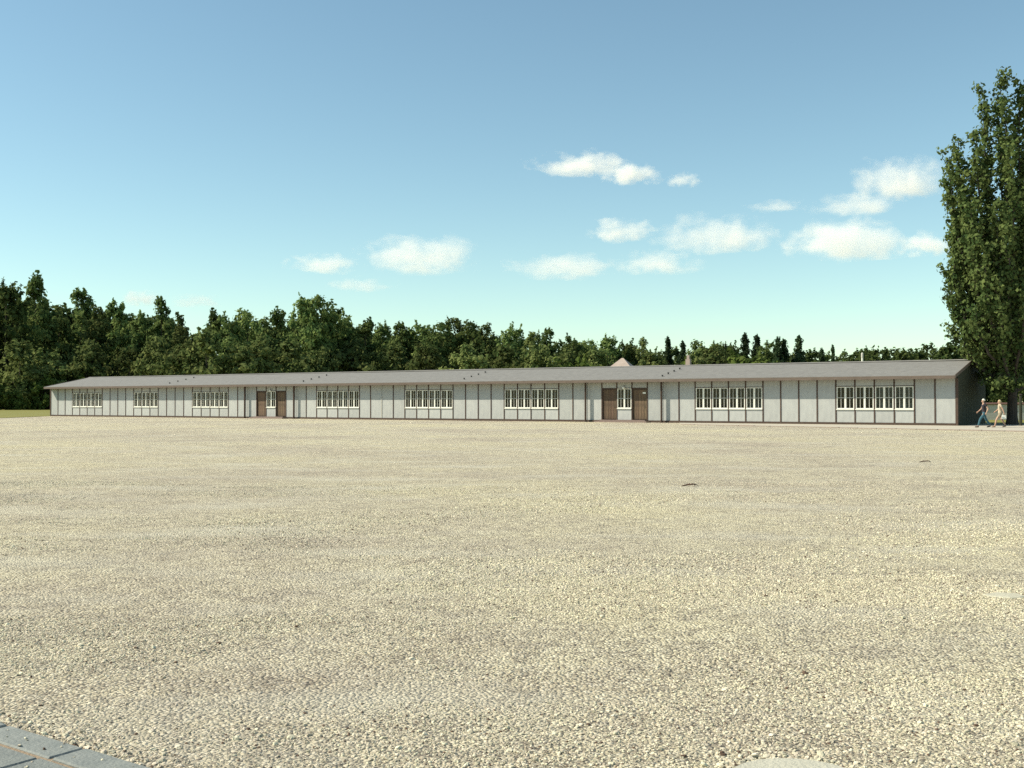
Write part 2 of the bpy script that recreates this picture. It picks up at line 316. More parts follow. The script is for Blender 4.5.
bp[:,2] = .02; P = np.stack([bp-dx, bp+dx, bp+dx*.3+lean, bp-dx*.3+lean], 1)
tag(link('grass_blades', quads('grass_blades', P, mt['blade'])), 'short grass blades on the lawn left of the barrack', 'grass', kind='stuff')

# path strip and kerb to the right of the doors
K0, K1 = Vector((11.0, 71.6, 0)), Vector((27.0, 51.8, 0)); kd = (K1-K0).normalized(); kn = Vector((-kd.y, kd.x, 0))
if kn.y < 0: kn = -kn
K1e = K1+kd*14
pth = [K0, K1e, K1e+Vector((26, 22, 0)), PRt+U*26+B*6, PRt+B*3+U*.5, PRt+U*.5-B*.02, PL+U*(59*W)-B*.02]
tag(MB().poly([(p.x, p.y, .012) for p in pth], [tuple(range(len(pth)))]).build('path', mt['path']), 'fine trodden gravel strip along the right half of the barrack', 'path', kind='structure')
kerb = empty('kerb', K0, math.atan2(kd.y, kd.x)); tag(kerb, 'low brown kerb edging the strip in front of the barrack', 'kerb', kind='structure')
kmesh = box_mesh('kerb_stone', 1.17, .14, .16, .015); kmesh.materials.append(mt['kerb'])
for k in range(int((K1e-K0).length/1.2)):
    o = link('kerb_stone', kmesh, None, kerb, (.6+k*1.2, random.uniform(-.012, .012), -.105-random.uniform(0, .02))); o.rotation_euler.z = random.uniform(-.01, .01)

# paving in the near left corner
pav = empty('paving', PAV_A, math.atan2(PAV_D.y, PAV_D.x)); tag(pav, 'blue grey stone paving in the bottom left corner', 'paving', kind='structure')
# local x along the edge, local y away from the paving -> the paving lies at negative y
MB().box(-3, 4, -3.0, -.004, -.1, .020).build('joint_bed', mt['sand'], pav)
def slab(x0, x1, y0, y1, z):
    m = MB(); j = .010
    m.box(x0+j, x1-j, y0+j, y1-j, -.02, z); m.build('slab', mt['slab'], pav, bevel=.006)
x = -2.62
while x < 3.2:
    wd = random.uniform(.50, .60); slab(x, x+wd, -.175, -.004, .030+random.uniform(-.003, .003)); x += wd
y = -.18
for r in range(6):
    x = -2.9+(r % 2)*.3+.05
    while x < 3.2:
        wd = random.uniform(.40, .46); slab(x, x+wd, y-.34, y, .029+random.uniform(-.004, .004)); x += wd
    y -= .345

# manhole in the near right
mh = empty('manhole_cover', MAN); tag(mh, 'round concrete manhole cover sunk in the gravel at the bottom right', 'manhole cover')
def disc(r0, r1, z0, z1, n=48):
    m = MB(); pr = []
    for k in range(n):
        a = 2*math.pi*k/n; c, s = math.cos(a), math.sin(a); pr += [(r0*c, r0*s, z0), (r1*c, r1*s, z0), (r1*c, r1*s, z1), (r0*c, r0*s, z1)]
    fs = []
    for k in range(n):
        a, b = 4*k, 4*((k+1) % n); fs += [(a+i, b+i, b+(i+1) % 4, a+(i+1) % 4) for i in range(4)]
    return m.poly(pr, fs)
disc(MAN_R-.012, MAN_R+.028, -.1, .018).build('rim', mt['conc'], mh)
m = disc(.02, MAN_R-.022, -.08, .026); m.build('lid', mt['conc'], mh)
MB().tube([(0,0,-.06), (0,0,.022)], .0199, 16).build('lifting_boss', mt['iron'], mh)

# twigs on the gravel
def twig(px, py, wpx, lab, rise=.03):
    Z = EYE*F/(py-HOR); p = at(px, py, Z); p.z = height(p.x, p.y); L_ = wpx/F*Z
    m = MB(); m.tube([(-L_/2, 0, .012), (-L_*.15, .03, .02+rise*.4), (L_*.2, -.02, .02+rise), (L_/2, .04, .015)], [.008, .016, .013, .004], 6)
    m.tube([(0, .0, .02+rise*.5), (L_*.12, -.05, .03+rise), (L_*.2, -.11, .02)], [.009, .006, .003], 5)
    o = m.build('twig', mt['twig']); o.location = p; tag(o, lab, 'twig', 'twigs lying on the gravel')
twig(690, 486, 17, 'dark brown twig lying on the gravel right of centre, half way to the barrack', .025)
twig(925, 463, 12, 'small dark twig on the far gravel below the rightmost windows', .02)

def flat_stone(px, py, wpx, lab, seed):
    Z = EYE*F/(py-HOR); p = at(px, py, Z); rd = random.Random(seed); L_ = wpx/F*Z/2; n = 11
    o = [(math.cos(6.283*k/n)*L_*rd.uniform(.75, 1.1), math.sin(6.283*k/n)*L_*rd.uniform(.55, .8)) for k in range(n)]
    m = MB().poly([(x, y, -.03) for x, y in o]+[(x*1.0, y*1.0, .003) for x, y in o]+[(x*.9, y*.9, .009) for x, y in o], [tuple(range(n))[::-1]]+[(a*n+k, a*n+(k+1) % n, (a+1)*n+(k+1) % n, (a+1)*n+k) for a in (0, 1) for k in range(n)]+[tuple(range(2*n, 3*n))])
    ob = m.build('flat_stone', mt['pale_stone']); ob.location = (p.x, p.y, height(p.x, p.y)); tag(ob, lab, 'stone')
mt['pale_stone'] = M('pale_flat_stone', (.52,.49,.375), .9, (.42,.39,.30), 22, bump=.3)
flat_stone(1004, 597, 42, 'pale flat stone sunk in the gravel at the right edge', 3)
# ------------------------------------------------------------------ the barrack
ba = empty('barrack', PL, RZ); tag(ba, 'long low grey panelled wooden barrack with brown battens and low roof', 'barrack')
H0, H1 = .15, 2.94; SILL, HEAD = 1.02, 2.47
win = set(list(range(3,7))+list(range(11,14))+list(range(18,22))+[26]+list(range(31,35))+list(range(39,43))+list(range(47,51))+[55]+list(range(60,64))+list(range(68,72)))
doors = {25, 27, 54, 56}
DEP = 9.5; EAVE = -.78; RIDGE = 4.75; ZR = 4.22; ZE = 3.12
pm = {}
def panel(z0, z1):
    k = (z0, z1)
    if k not in pm:
        pm[k] = MB().box(.02, W-.02, .0, .05, z0, z1).mesh('panel', .004); pm[k].materials.append(mt['panel'])
    return pm[k]
frame_m = MB()
fw = .045
for (x0, x1, z0, z1) in ((.05, W-.05, HEAD-.05, HEAD), (.05, W-.05, SILL, SILL+.06), (.05, .05+fw, SILL+.06, HEAD-.05), (W-.05-fw, W-.05, SILL+.06, HEAD-.05), (W/2-.05, W/2+.05, SILL+.06, HEAD-.05)):
    frame_m.box(x0, x1, -.015, .06, z0, z1)
frame_m = frame_m.mesh('frame', .004); frame_m.materials.append(mt['frame'])
gw = (W-.1-2*fw-.10)/2                      # glass width of a casement
bar_m = MB(); bar_m.box(gw/2-.010, gw/2+.010, .003, .03, 0, HEAD-SILL-.11); zz = (HEAD-SILL-.11)*.5; bar_m.box(0, gw/2-.013, .003, .03, zz-.012, zz+.012); bar_m.box(gw/2+.013, gw, .003, .03, zz-.012, zz+.012)
sash = .016
bar_m.box(0, sash, -.004, .034, 0, HEAD-SILL-.11).box(gw-sash, gw, -.004, .034, 0, HEAD-SILL-.11)
bar_m = bar_m.mesh('glazing_bar'); bar_m.materials.append(mt['frame'])
pane_m = MB().box(0, gw, .036, .040, 0, HEAD-SILL-.11).mesh('pane'); pane_m.materials.append(mt['glass'])
sill_m = MB().box(.03, W-.03, -.075, .05, SILL-.055, SILL-.002).mesh('sill', .005); sill_m.materials.append(mt['frame'])
refl_m = MB()  # pleated sheet added behind some panes in place of their bluish reflection
for k in range(16):
    x0 = .12+(W-.24)*k/16; x1 = .12+(W-.24)*(k+1)/16; y0 = .16+.03*(k % 2); y1 = .16+.03*((k+1) % 2)
    refl_m.poly([(x0,y0,SILL+.02),(x1,y1,SILL+.02),(x1,y1,HEAD),(x0,y0,HEAD),(x0,y0+.012,SILL+.02),(x1,y1+.012,SILL+.02),(x1,y1+.012,HEAD),(x0,y0+.012,HEAD)], [(0,1,2,3),(7,6,5,4),(0,4,5,1),(3,2,6,7)])
refl_m = refl_m.mesh('reflection_curtain'); refl_m.materials.append(mt['reflection_curtain'])
rail_m = MB().box(.021, W-.021, -.012, .05, HEAD+.002, HEAD+.045).mesh('head_rail'); rail_m.materials.append(mt['wood'])
plank_n = 5
plank_m = MB().box(.004, (W-.14)/plank_n-.004, 0, .035, .22, HEAD-.08).mesh('plank', .005); plank_m.materials.append(mt['door'])
for i in range(NB):
    x = i*W
    if i in win:
        wn = empty('window'); wn.parent = ba; wn.location = (x, 0, 0)
        link('frame', frame_m, None, wn); link('sill', sill_m, None, wn)
        for xo in (.05+fw, W/2+.05):
            link('glazing_bar', bar_m, None, wn, (xo, 0, SILL+.06)); link('pane', pane_m, None, wn, (xo, 0, SILL+.06))
        if i in (33, 63, 70, 71, 20, 41): link('reflection_curtain', refl_m, None, wn)
        link('panel', panel(H0, SILL-.058), None, ba, (x, 0, 0)); link('panel', panel(HEAD+.047, H1), None, ba, (x, 0, 0)); link('head_rail', rail_m, None, ba, (x, 0, 0))
    elif i in doors:
        d = empty('door'); d.parent = ba; d.location = (x, .07, 0)
        for k in range(plank_n):
            o = link('plank', plank_m, None, d, (.07+k*(W-.14)/plank_n, random.uniform(-.004, .004), 0))
        MB().box(.02, .066, -.06, .06, .17, HEAD).box(W-.066, W-.02, -.06, .06, .17, HEAD).box(.067, W-.067, -.06, .06, HEAD-.075, HEAD).build('door_frame', mt['wood'], d)
        MB().tube([(W-.2, -.005, 1.15), (W-.2, -.05, 1.15), (W-.31, -.05, 1.15)], .011, 8).build('handle', mt['iron'], d)
        MB().box(.07, W-.07, .036, .06, .22, HEAD-.08).build('backing', mt['inside'], d)
        link('panel', panel(HEAD+.047, H1), None, ba, (x, 0, 0)); link('head_rail', rail_m, None, ba, (x, 0, 0))
    else: link('panel', panel(H0, H1), None, ba, (x, 0, 0))
bat = MB().box(-.044, .044, -.03, .02, H0-.005, H1).mesh('batten', .005); bat.materials.append(mt['wood'])
for i in range(1, NB):
    if i == 37:
        o = MB().box(-.03, .03, -.03, .02, H0-.005, 2.0).build('batten', mt['pale_wood'], ba, (i*W, 0, 0)); o['label'] = 'pale bare batten'
    elif i not in (24, 29, 53, 58): link('batten', bat, None, ba, (i*W, 0, 0))
cp = MB().box(-.07, .09, -.04, .12, .0, H1).mesh('corner_post', .008); cp.materials.append(mt['wood'])
link('corner_post', cp, None, ba, (LEN+.03, 0, 0)); link('corner_post', cp, None, ba, (-.04, 0, 0))
MB().box(.05, LEN-.05, -.05, .10, -.05, H0-.002).build('base_beam', mt['wood'], ba)
# light shell of the rest
MB().box(.06, LEN-.06, DEP-.1, DEP, -.05, H1).build('back_wall', mt['panel'], ba)
def gable(x0, x1, name, mat, boards):
    m = MB(); n = int(DEP/.19) if boards else 1
    for k in range(n):
        y0, y1 = .125+(DEP-.125)*k/n, .125+(DEP-.125)*(k+1)/n-(.008 if boards else 0); e = random.uniform(0, .012) if boards else 0
        zt = lambda y: (ZE-.16)+(ZR-ZE)*(1-abs(y-RIDGE)/(RIDGE-EAVE))
        ys_ = [y0, y1] if not (y0 < RIDGE < y1) else [y0, RIDGE, y1]
        m.prism([(y0, -.05), (y1, -.05)]+[(y, zt(y)) for y in ys_[::-1]], x0-e*(x0 < 1), x1+e*(x0 > 1))
    return m.build(name, mat, ba)
gable(LEN-.03, LEN+.06, 'gable_wall', mt['tar'], True)['label'] = 'dark tarred board gable in shade'
gable(-.06, .03, 'gable_wall', mt['panel'], False)
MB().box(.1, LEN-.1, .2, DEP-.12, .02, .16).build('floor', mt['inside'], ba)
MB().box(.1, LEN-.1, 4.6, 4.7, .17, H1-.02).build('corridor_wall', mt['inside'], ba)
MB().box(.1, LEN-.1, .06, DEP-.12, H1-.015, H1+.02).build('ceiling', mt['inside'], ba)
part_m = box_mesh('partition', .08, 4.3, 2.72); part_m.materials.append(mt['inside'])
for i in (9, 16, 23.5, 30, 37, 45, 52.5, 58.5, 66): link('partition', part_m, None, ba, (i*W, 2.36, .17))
# roof
GO = .10
def slope(y): return ZE+(ZR-ZE)*(1-abs(y-RIDGE)/(RIDGE-EAVE))
NX = 60; m = MB(); ysr = [EAVE, .9, 2.8, RIDGE, 6.7, 8.6, 2*RIDGE-EAVE]; V = []
for k in range(NX+1):
    x = -GO+(LEN+2*GO)*k/NX
    for y in ysr: V.append((x, y, slope(y)+(noise.noise((x*.12, y*.3, 0))*.03)))
for k in range(NX+1):
    x = -GO+(LEN+2*GO)*k/NX
    for y in ysr: V.append((x, y, slope(y)-.1+(noise.noise((x*.12, y*.3, 0))*.03)))
q = len(ysr); T = (NX+1)*q; Fc = []
for k in range(NX):
    for j in range(q-1):
        a = k*q+j; Fc.append((a, a+q, a+q+1, a+1)); Fc.append((T+a+1, T+a+q+1, T+a+q, T+a))
    for j in (0, q-1): a = k*q+j; Fc.append((a, a+q, T+a+q, T+a))
for k in (0, NX):
    for j in range(q-1): a = k*q+j; Fc.append((a, a+1, T+a+1, T+a))
roof = m.poly(V, Fc).build('roof', mt['roof'], ba)
MB().prism([(EAVE+.002, ZE-.02), (EAVE-.03, ZE-.025), (EAVE-.03, ZE-.21), (EAVE+.002, ZE-.21)], -GO+.01, LEN+GO-.01).build('fascia', mt['fascia'], roof)
MB().box(-GO+.03, LEN+GO-.03, EAVE+.005, -.035, H1+.004, H1+.03).build('soffit', mt['fascia'], roof)
MB().prism([(RIDGE-.16, slope(RIDGE-.16)+.03), (RIDGE, ZR+.07), (RIDGE+.16, slope(RIDGE+.16)+.03), (RIDGE, ZR+.03)], -GO-.005, LEN+GO+.005).build('ridge_cap', mt['roof'], roof)
for x0, x1 in ((LEN+GO+.002, LEN+GO+.034), (-GO-.034, -GO-.002)):
    MB().prism([(EAVE-.02, ZE+.035), (RIDGE, ZR+.045), (2*RIDGE-EAVE+.02, ZE+.035), (2*RIDGE-EAVE+.02, ZE-.17), (RIDGE, ZR-.16), (EAVE-.02, ZE-.17)], x0, x1).build('barge_board', mt['fascia'], roof)
vm = MB().tube([(0,0,-.08), (0,0,.09), (0,0,.10), (0,0,.13)], [.05,.05,.08,.07], 10).mesh('roof_vent'); vm.materials.append(mt['vent'])
for bx in (15.2, 29.6, 43.8, 57.9):
    for y in (.15, 1.15, 2.15, 3.15): link('roof_vent', vm, None, roof, (bx*W, y, slope(y)))
MB().box(-GO+.03, LEN+GO-.03, DEP+.005, 2*RIDGE-EAVE-.005, H1+.004, H1+.03).build('soffit', mt['fascia'], roof)
MB().prism([(2*RIDGE-EAVE-.002, ZE-.02), (2*RIDGE-EAVE+.03, ZE-.025), (2*RIDGE-EAVE+.03, ZE-.21), (2*RIDGE-EAVE-.002, ZE-.21)], -GO+.01, LEN+GO-.01).build('fascia', mt['fascia'], roof)
# posts under the eaves beside the doors
dm = MB().box(-.036, .036, -.37, -.19, .0, H1).box(-.055, .055, -.40, -.16, 0, .12).mesh('eaves_post', .006); dm.materials.append(mt['wood'])
for i in (24, 29, 53, 58): link('eaves_post', dm, None, ba, (i*W, 0, 0))
for a, b in ((25, 28), (54, 57)):
    st = MB().box(a*W-.25, b*W+.25, -.75, -.052, -.05, .10).box(a*W, b*W, -.42, -.052, .101, .185).build('step', mt['step'], ba)
    c = (a+b)/2*W
    lp = empty('wall_lamp'); lp.parent = ba; lp.location = (c, -.03, 2.66)
    MB().tube([(0, .03, 0), (0, -.08, 0), (0, -.12, -.03)], .018, 8).build('bracket', mt['iron'], lp)
    MB().tube([(0, -.12, -.03), (0, -.12, -.05), (0, -.12, -.09), (0, -.12, -.15), (0, -.12, -.2), (0, -.12, -.22)], [.03, .055, .085, .09, .065, .02], 14).build('globe', mt['lamp'], lp)
MB().box(56*W+.85, 56*W+1.08, .035, .055, 2.08, 2.2).build('door_sign', mt['frame'], ba)

# ------------------------------------------------------------------ trees
def cards(C, size, N, stretch=1.5, loose=.55):       # leaf-sized faces at C that look along N, unevenly
    n = len(C); nn = N+rng.normal(0, loose, (n, 3)); nn /= np.linalg.norm(nn, axis=1)[:, None]+1e-6
    e = rng.normal(0, 1, (n, 3)); e -= nn*(e*nn).sum(1)[:, None]; e /= np.linalg.norm(e, axis=1)[:, None]; d = np.cross(nn, e)
    s = size*(.6+.8*rng.random(n))[:, None]; d = d*s*.5; e = e*s*.5*stretch
    return np.stack([C-e, C+d*.9-e*.15, C+e, C-d*.9-e*.15], 1)
def unit(v): return v/(np.linalg.norm(v, axis=-1, keepdims=True)+1e-6)
def ball(r, n):                                   # points in a clump, thicker near its skin
    v = unit(r.normal(0, 1, (n, 3))); return v*(r.random((n, 1))**.45)
def crown_points(h, base, rad, prof, nclump, per, sig, seed):
    r = np.random.default_rng(seed); pts = []; nor = []; cl = []
    while len(cl) < nclump:
        t = r.random(); z = base+(h-base)*t; a = r.random()*6.283
        k = 1+.30*math.sin(3*a+seed)+.24*math.sin(5*a+7*t+seed*2)+.22*math.sin(11*t+seed)
        rr = rad*prof(t)*k*math.sqrt(r.random()*.8+.2)
        cl.append((rr*math.cos(a), rr*math.sin(a), z))
    for c in cl:
        tt = (c[2]-base)/(h-base); n = int(per*(.45+1.1*r.random())*(1.1-.35*tt)); s = sig*(.7+.9*r.random())*(1.1-.35*tt)
        b = ball(r, n); pts.append(np.array(c)+b*np.array((s, s, s*.8))*1.75)
        out = unit(np.array((c[0], c[1], (c[2]-base-(h-base)*.45)*.35)))
        nor.append(unit(b)+.55*out+np.array((0, 0, .25)))
        if r.random() < .35:                       # a sprig that breaks the outline
            k = 9; d = out*r.uniform(.2, 1)+np.array((0, 0, r.uniform(.3, 1.1)))+r.normal(0, .25, 3); ln = sig*r.uniform(1.4, 2.6)
            pts.append(np.array(c)+unit(d)*(np.linspace(.35, 1, k)[:, None]*ln)+r.normal(0, .10, (k, 3))); nor.append(r.normal(0, 1, (k, 3))+out)
    return np.concatenate(pts), np.concatenate(nor), cl
def trunk_mesh(h, r0, cl, base, seed, lim=14):
    r = random.Random(seed); m = MB(); top = h*.86
    bend = [(r.uniform(-.25, .25)*k, r.uniform(-.25, .25)*k) for k in range(6)]
    P = [(bend[k][0]*.3, bend[k][1]*.3, -.1+top*k/5) for k in range(6)]
    m.tube(P, [r0*(1-.16*k) for k in range(6)], 8)
    for c in r.sample(cl, min(lim, len(cl))):
        z0 = max(base*.7, c[2]-h*.16); k = min(4, int(z0/top*5)); m.tube([(P[k][0], P[k][1], z0), (c[0]*.5, c[1]*.5, z0+(c[2]-z0)*.42), c], [r0*.32, r0*.2, r0*.06], 5)
    me = m.mesh('trunk'); me.materials.append(mt['bark']); return me
protos = {}
def make_proto(key, h, base, rad, prof, ncl, per, sig, size, mat, r0, seed, up=.35):
    C, Nn, cl = crown_points(h, base, rad, prof, ncl, per, sig, seed)
    protos[key] = (quads('crown_'+key, cards(C, size, Nn), mt[mat]), trunk_mesh(h, r0, cl, base, seed), h)
oval = lambda t: max(.05, math.sin(math.pi*(t*.80+.11)))**.75
tall = lambda t: max(.08, math.sin(math.pi*(t**.85*.80+.09)))**.9*(1-.2*t)
cone = lambda t: (1-t)**.9*.95+.03
bushp = lambda t: math.sqrt(max(.03, 1-t*t))
for k in range(6): make_proto('broad%d' % k, 18, 2.5, 4.2, oval, 95, 46, .75, .52, 'leafA', .22, 11+k)
for k in range(4): make_proto('birch%d' % k, 20, 3.5, 3.0, tall, 80, 42, .62, .46, 'leafA' if k % 2 else 'leafB', .17, 31+k)
for k in range(3): make_proto('pale%d' % k, 12, 1.2, 3.8, oval, 75, 46, .7, .48, 'leafB', .18, 51+k)
for k in range(3): make_proto('spruce%d' % k, 18, 1.0, 3.4, cone, 150, 30, .5, .46, 'leafC', .2, 71+k, -.3)
for k in range(3): make_proto('shrub%d' % k, 5, .2, 3.0, bushp, 50, 44, .5, .4, 'leafD', .08, 91+k)
def tree(name, key, px, top, Z, wid, label, cat, group, rot=None):
    crown, trunk, h = protos[key]
    base = at(px, HOR, Z); H = EYE+(HOR-top)/F*Z; s = H/h
    o = empty(name, (base.x, Z, .0), random.uniform(0, 6.28) if rot is None else rot); o.scale = (s*wid*.88, s*wid*.88, s)
    c = link('crown', crown, None, o); t_ = link('trunk', trunk, None, o)
    tag(o, label, cat, group)
    return o
look = {'broad': ['full dark green broadleaf tree', 'dense round-topped broadleaf tree', 'bushy mid green broadleaf tree'], 'birch': ['slender loose-crowned tree', 'tall narrow airy tree', 'thin ragged tree'],
        'pale': ['pale olive broadleaf tree', 'light green rounded tree'], 'spruce': ['dark pointed conifer', 'narrow dark spruce']}
ZT = lambda px: 236+.07*px+12*math.sin(px*.021)
row = [(-70,296,'broad',1.2),(-38,300,'birch',1.2),(6,288,'broad',1.0),(36,277,'birch',.95),(58,318,'broad',.9),(80,293,'birch',1.25),(96,306,'birch',1.0),(118,303,'birch',1.1),(140,318,'broad',.9),(160,301,'birch',1.0),
 (180,314,'birch',1.0),(214,312,'birch',1.0),(226,318,'broad',.9),(247,312,'broad',.95),(264,318,'birch',1.0),(279,311,'birch',1.1),(306,299,'broad',.85),(322,300,'broad',.85),(338,310,'broad',.9),(366,321,'birch',1.1),(383,327,'broad',.95),(400,325,'birch',1.2),
 (419,326,'broad',1.0),(438,325,'broad',1.0),(455,319,'birch',1.15),(472,323,'broad',.9),(487,324,'birch',1.2),(512,328,'broad',1.0),(533,333,'birch',1.2),(548,331,'birch',1.15),(572,338,'broad',.9),(590,342,'broad',1.0),(608,339,'broad',1.1),(628,343,'broad',1.0),(642,338,'birch',1.2),
 (668,339,'spruce',.8),(683,343,'spruce',.9),(700,342,'broad',1.0),(716,345,'broad',1.1),(731,345,'broad',1.0),(745,334,'spruce',.95),(757,337,'spruce',.95),(768,344,'broad',1.0),(778,338,'spruce',1.0),(784,341,'spruce',1.0),(799,338,'spruce',1.1),(822,349,'spruce',.9),(833,347,'spruce',.6),(847,353,'broad',.9),(863,352,'broad',.6)]
cnt = {}
spots = ['left end of the barrack roof', 'leftmost windows', 'left pair of doors', 'middle windows', 'right pair of doors', 'right-hand windows']
for i, (px, top, kind, wid) in enumerate(row):
    if px < -45: continue
    cnt[kind] = cnt.get(kind, 0)+1; nk = {'broad': 6, 'birch': 4, 'pale': 3, 'spruce': 3}[kind]
    lk = random.choice(look[kind]); Z = ZT(px)+random.uniform(-6, 6)
    if kind == 'spruce': lab = '%s, %s conifer from the left in the distant tree line' % (lk, ordinal(cnt[kind]))
    elif kind == 'birch': lab = '%s, %s loose-crowned one from the left in the tree line' % (lk, ordinal(cnt[kind]))
    else: lab = '%s, %s full-crowned one from the left in the tree line' % (lk, ordinal(cnt[kind]))
    tree({'broad': 'broadleaf_tree', 'birch': 'slender_tree', 'spruce': 'spruce_tree'}[kind], kind+str(i % nk), px, top, Z, wid, lab, 'tree', 'trees of the tree line behind the barrack')
low = [(18,345,'pale'),(48,352,'pale'),(86,345,'pale'),(128,352,'pale'),(158,340,'pale'),(184,346,'pale'),(205,335,'pale'),(238,345,'pale'),(258,340,'pale'),(290,345,'pale'),(318,350,'pale'),(352,345,'pale'),(394,348,'pale'),(425,345,'pale'),(471,347,'pale'),(505,350,'pale'),(540,348,'pale'),(565,353,'pale'),(596,352,'pale'),(650,352,'pale'),(712,350,'pale')]
for i, (px, top, kind) in enumerate(low):
    tree('young_tree', kind+str(i % 3), px, top, ZT(px)-14+random.uniform(-3, 3), random.uniform(1.0, 1.45), 'lower light green tree, %s from the left among those fronting the tree line' % ordinal(i+1), 'tree', 'lower trees in front of the tree line')
shr = [(-6,385),(14,392),(30,384),(47,379),(64,374),(82,380),(742,358),(760,363),(690,363),(580,364),(555,366)]
for i, (px, top) in enumerate(shr):
    tree('shrub', 'shrub%d' % (i % 3), px, top, ZT(px)-16-(i % 2)*4, 1.1, '%s rounded green shrub from the left, low in front of the trees' % ordinal(i+1), 'shrub', 'shrubs below the tree line')
# the depth of the wood behind the front row: one mass
bc = []; parts = []
srcs = [protos['broad%d' % k] for k in range(4)]
for k in range(116):
    px = -130+k*11.5; Z = ZT(px)+16+random.uniform(0, 35)
    prof = np.interp(px, [-130,0,40,80,120,160,190,215,260,310,340,380,455,520,600,640,700,800,835,870,950,1100], [300,300,300,312,316,315,338,326,325,314,322,334,332,338,347,349,350,350,355,347,345,343])
    H = EYE+(HOR-prof-random.uniform(0, 6))/F*Z; s = H/18; b_ = at(px, HOR, Z)
    me_ = srcs[k % 4][0]; co = np.empty(len(me_.vertices)*3, np.float32); me_.vertices.foreach_get('co', co); co = co.reshape(-1, 4, 3)
    co = co[::2]; ce = co.mean(1, keepdims=True); co = ce+(co-ce)*1.35
    a = random.random()*6.28; rot = np.array([[math.cos(a), -math.sin(a), 0], [math.sin(a), math.cos(a), 0], [0, 0, 1]])
    parts.append((co@rot.T)*np.array([s*1.05, s*1.05, s])+np.array([b_.x, Z, 0]))
for k in range(120):                            # undergrowth that closes the wood near the ground
    px = -130+k*9.6; Z = ZT(px)+6+random.uniform(0, 14); b_ = at(px, HOR, Z); s = random.uniform(.9, 1.7)
    me_ = protos['shrub%d' % (k % 3)][0]; co = np.empty(len(me_.vertices)*3, np.float32); me_.vertices.foreach_get('co', co); parts.append(co.reshape(-1, 4, 3)[::2]*s+np.array([b_.x, Z, 0]))
tag(link('far_wood', quads('far_wood', np.concatenate(parts), mt['leafA'])), 'dense far wood filling in behind the tree line', 'wood', kind='stuff')

# ------------------------------------------------------------------ the poplar at the right
TP = Vector(((1012-512)/F*72, 72, 0))
pop = empty('poplar_tree', TP); tag(pop, 'tall dark poplar with upswept branches beside the right end of the barrack', 'tree')
def lp_(px, py, dy=0): p = at(px, py, 72+dy)-TP; p.z = at(px, py, 72+dy).z; return p
leaders = [(978,126,-1.6),(1008,96,-1.2),(972,165,-.8),(951,152,.2),(953,170,-1.0),(954,322,.3),(951,268,-.6),(958,210,1.6),(972,200,-3.0),(985,240,-3.4),(1010,210,-3.6),(960,134,-.5),(986,86,0),(1003,69,.4),(1022,76,.3),(1030,92,1.5),(1046,112,-.3),(1062,150,.6),(953,222,.6),(955,250,-1.0),(958,300,.3),(1072,230,0),(1070,300,.8),(990,150,2.6),(1015,140,-3),(1032,170,-2.8),(998,200,-3.2),(1025,150,3.2),(966,182,-2.2),(964,326,-1.4),(976,300,-3.0),(1000,270,-3.6),(1025,280,-3.5),(1050,260,-2.5),(1000,260,3.4),(974,230,2.6),(1060,200,2.4)]
m = MB(); m.tube([(0,0,-.2), (.0,0,.5), (.03,0,2.0), (-.03,0,4), (0,.05,8), (.05,0,13), (.02,0,17)], [.46,.33,.29,.25,.19,.12,.04], 12)
LC = []; LN = []
for k, (px, py, dy) in enumerate(leaders):
    e = lp_(px, py+7, dy); z0 = random.uniform(2.0, 3.6) if py > 200 else random.uniform(2.4, 6.5); z0 = min(z0, e.z*.45)
    rr = Vector((e.x, e.y, 0)); path = []
    for s in range(9):
        t = s/8; q = 1-(1-t)**2.1; path.append(Vector((rr.x*q, rr.y*q, z0+(e.z-z0)*t**1.08))+Vector((random.uniform(-.15, .15), random.uniform(-.15, .15), 0))*(t*(1-t)*3))
    m.tube(path, [.13*(1-.11*s) for s in range(9)], 6)
    ntw = int(5+3.6*(e.z-z0))
    for j in range(ntw):
        t = .10+.90*(j+random.random())/ntw; f = t*8; i0 = min(7, int(f)); p = path[i0].lerp(path[i0+1], f-i0)
        a = random.random()*6.283; ln = random.uniform(.45, 1.5)*(1.2-.45*t)*(1.15 if t < .5 else 1)
        d = Vector((math.cos(a)*.62, math.sin(a)*.62, .78)); q = p+d*ln
        if t < .85: m.tube([p, p.lerp(q, .5)+Vector((0, 0, -.04)), q], [.03, .02, .006], 4)
        for c in range(3):
            u = (c+.6)/3; cc = p.lerp(q, u); n_ = random.randint(7, 17)
            b_ = ball(rng, n_); LC.append(np.array(cc[:])+b_*np.array((.33, .33, .38))); LN.append(unit(b_)+.6*unit(np.array((p.x, p.y, .6))))
# low drooping twigs under the crown
for k in range(26):
    a = random.random()*6.283; r_ = random.uniform(.8, 3.4); p = Vector((math.cos(a)*r_*.3, math.sin(a)*r_*.3, random.uniform(2.6, 3.6))); q = Vector((math.cos(a)*r_, math.sin(a)*r_, random.uniform(2.1, 3.4)))
    m.tube([p, p.lerp(q, .5)+Vector((0,0,.3)), q], [.035, .02, .006], 4)
    for c in range(4): b_ = ball(rng, 13); LC.append(np.array(p.lerp(q, .4+.2*c)[:])+b_*.38); LN.append(unit(b_))
LC = np.concatenate(LC); LN = np.concatenate(LN)
m.build('trunk', mt['bark'], pop)
link('crown', quads('crown', cards(LC, .20, LN, 1.25), mt['leafP']), None, pop)

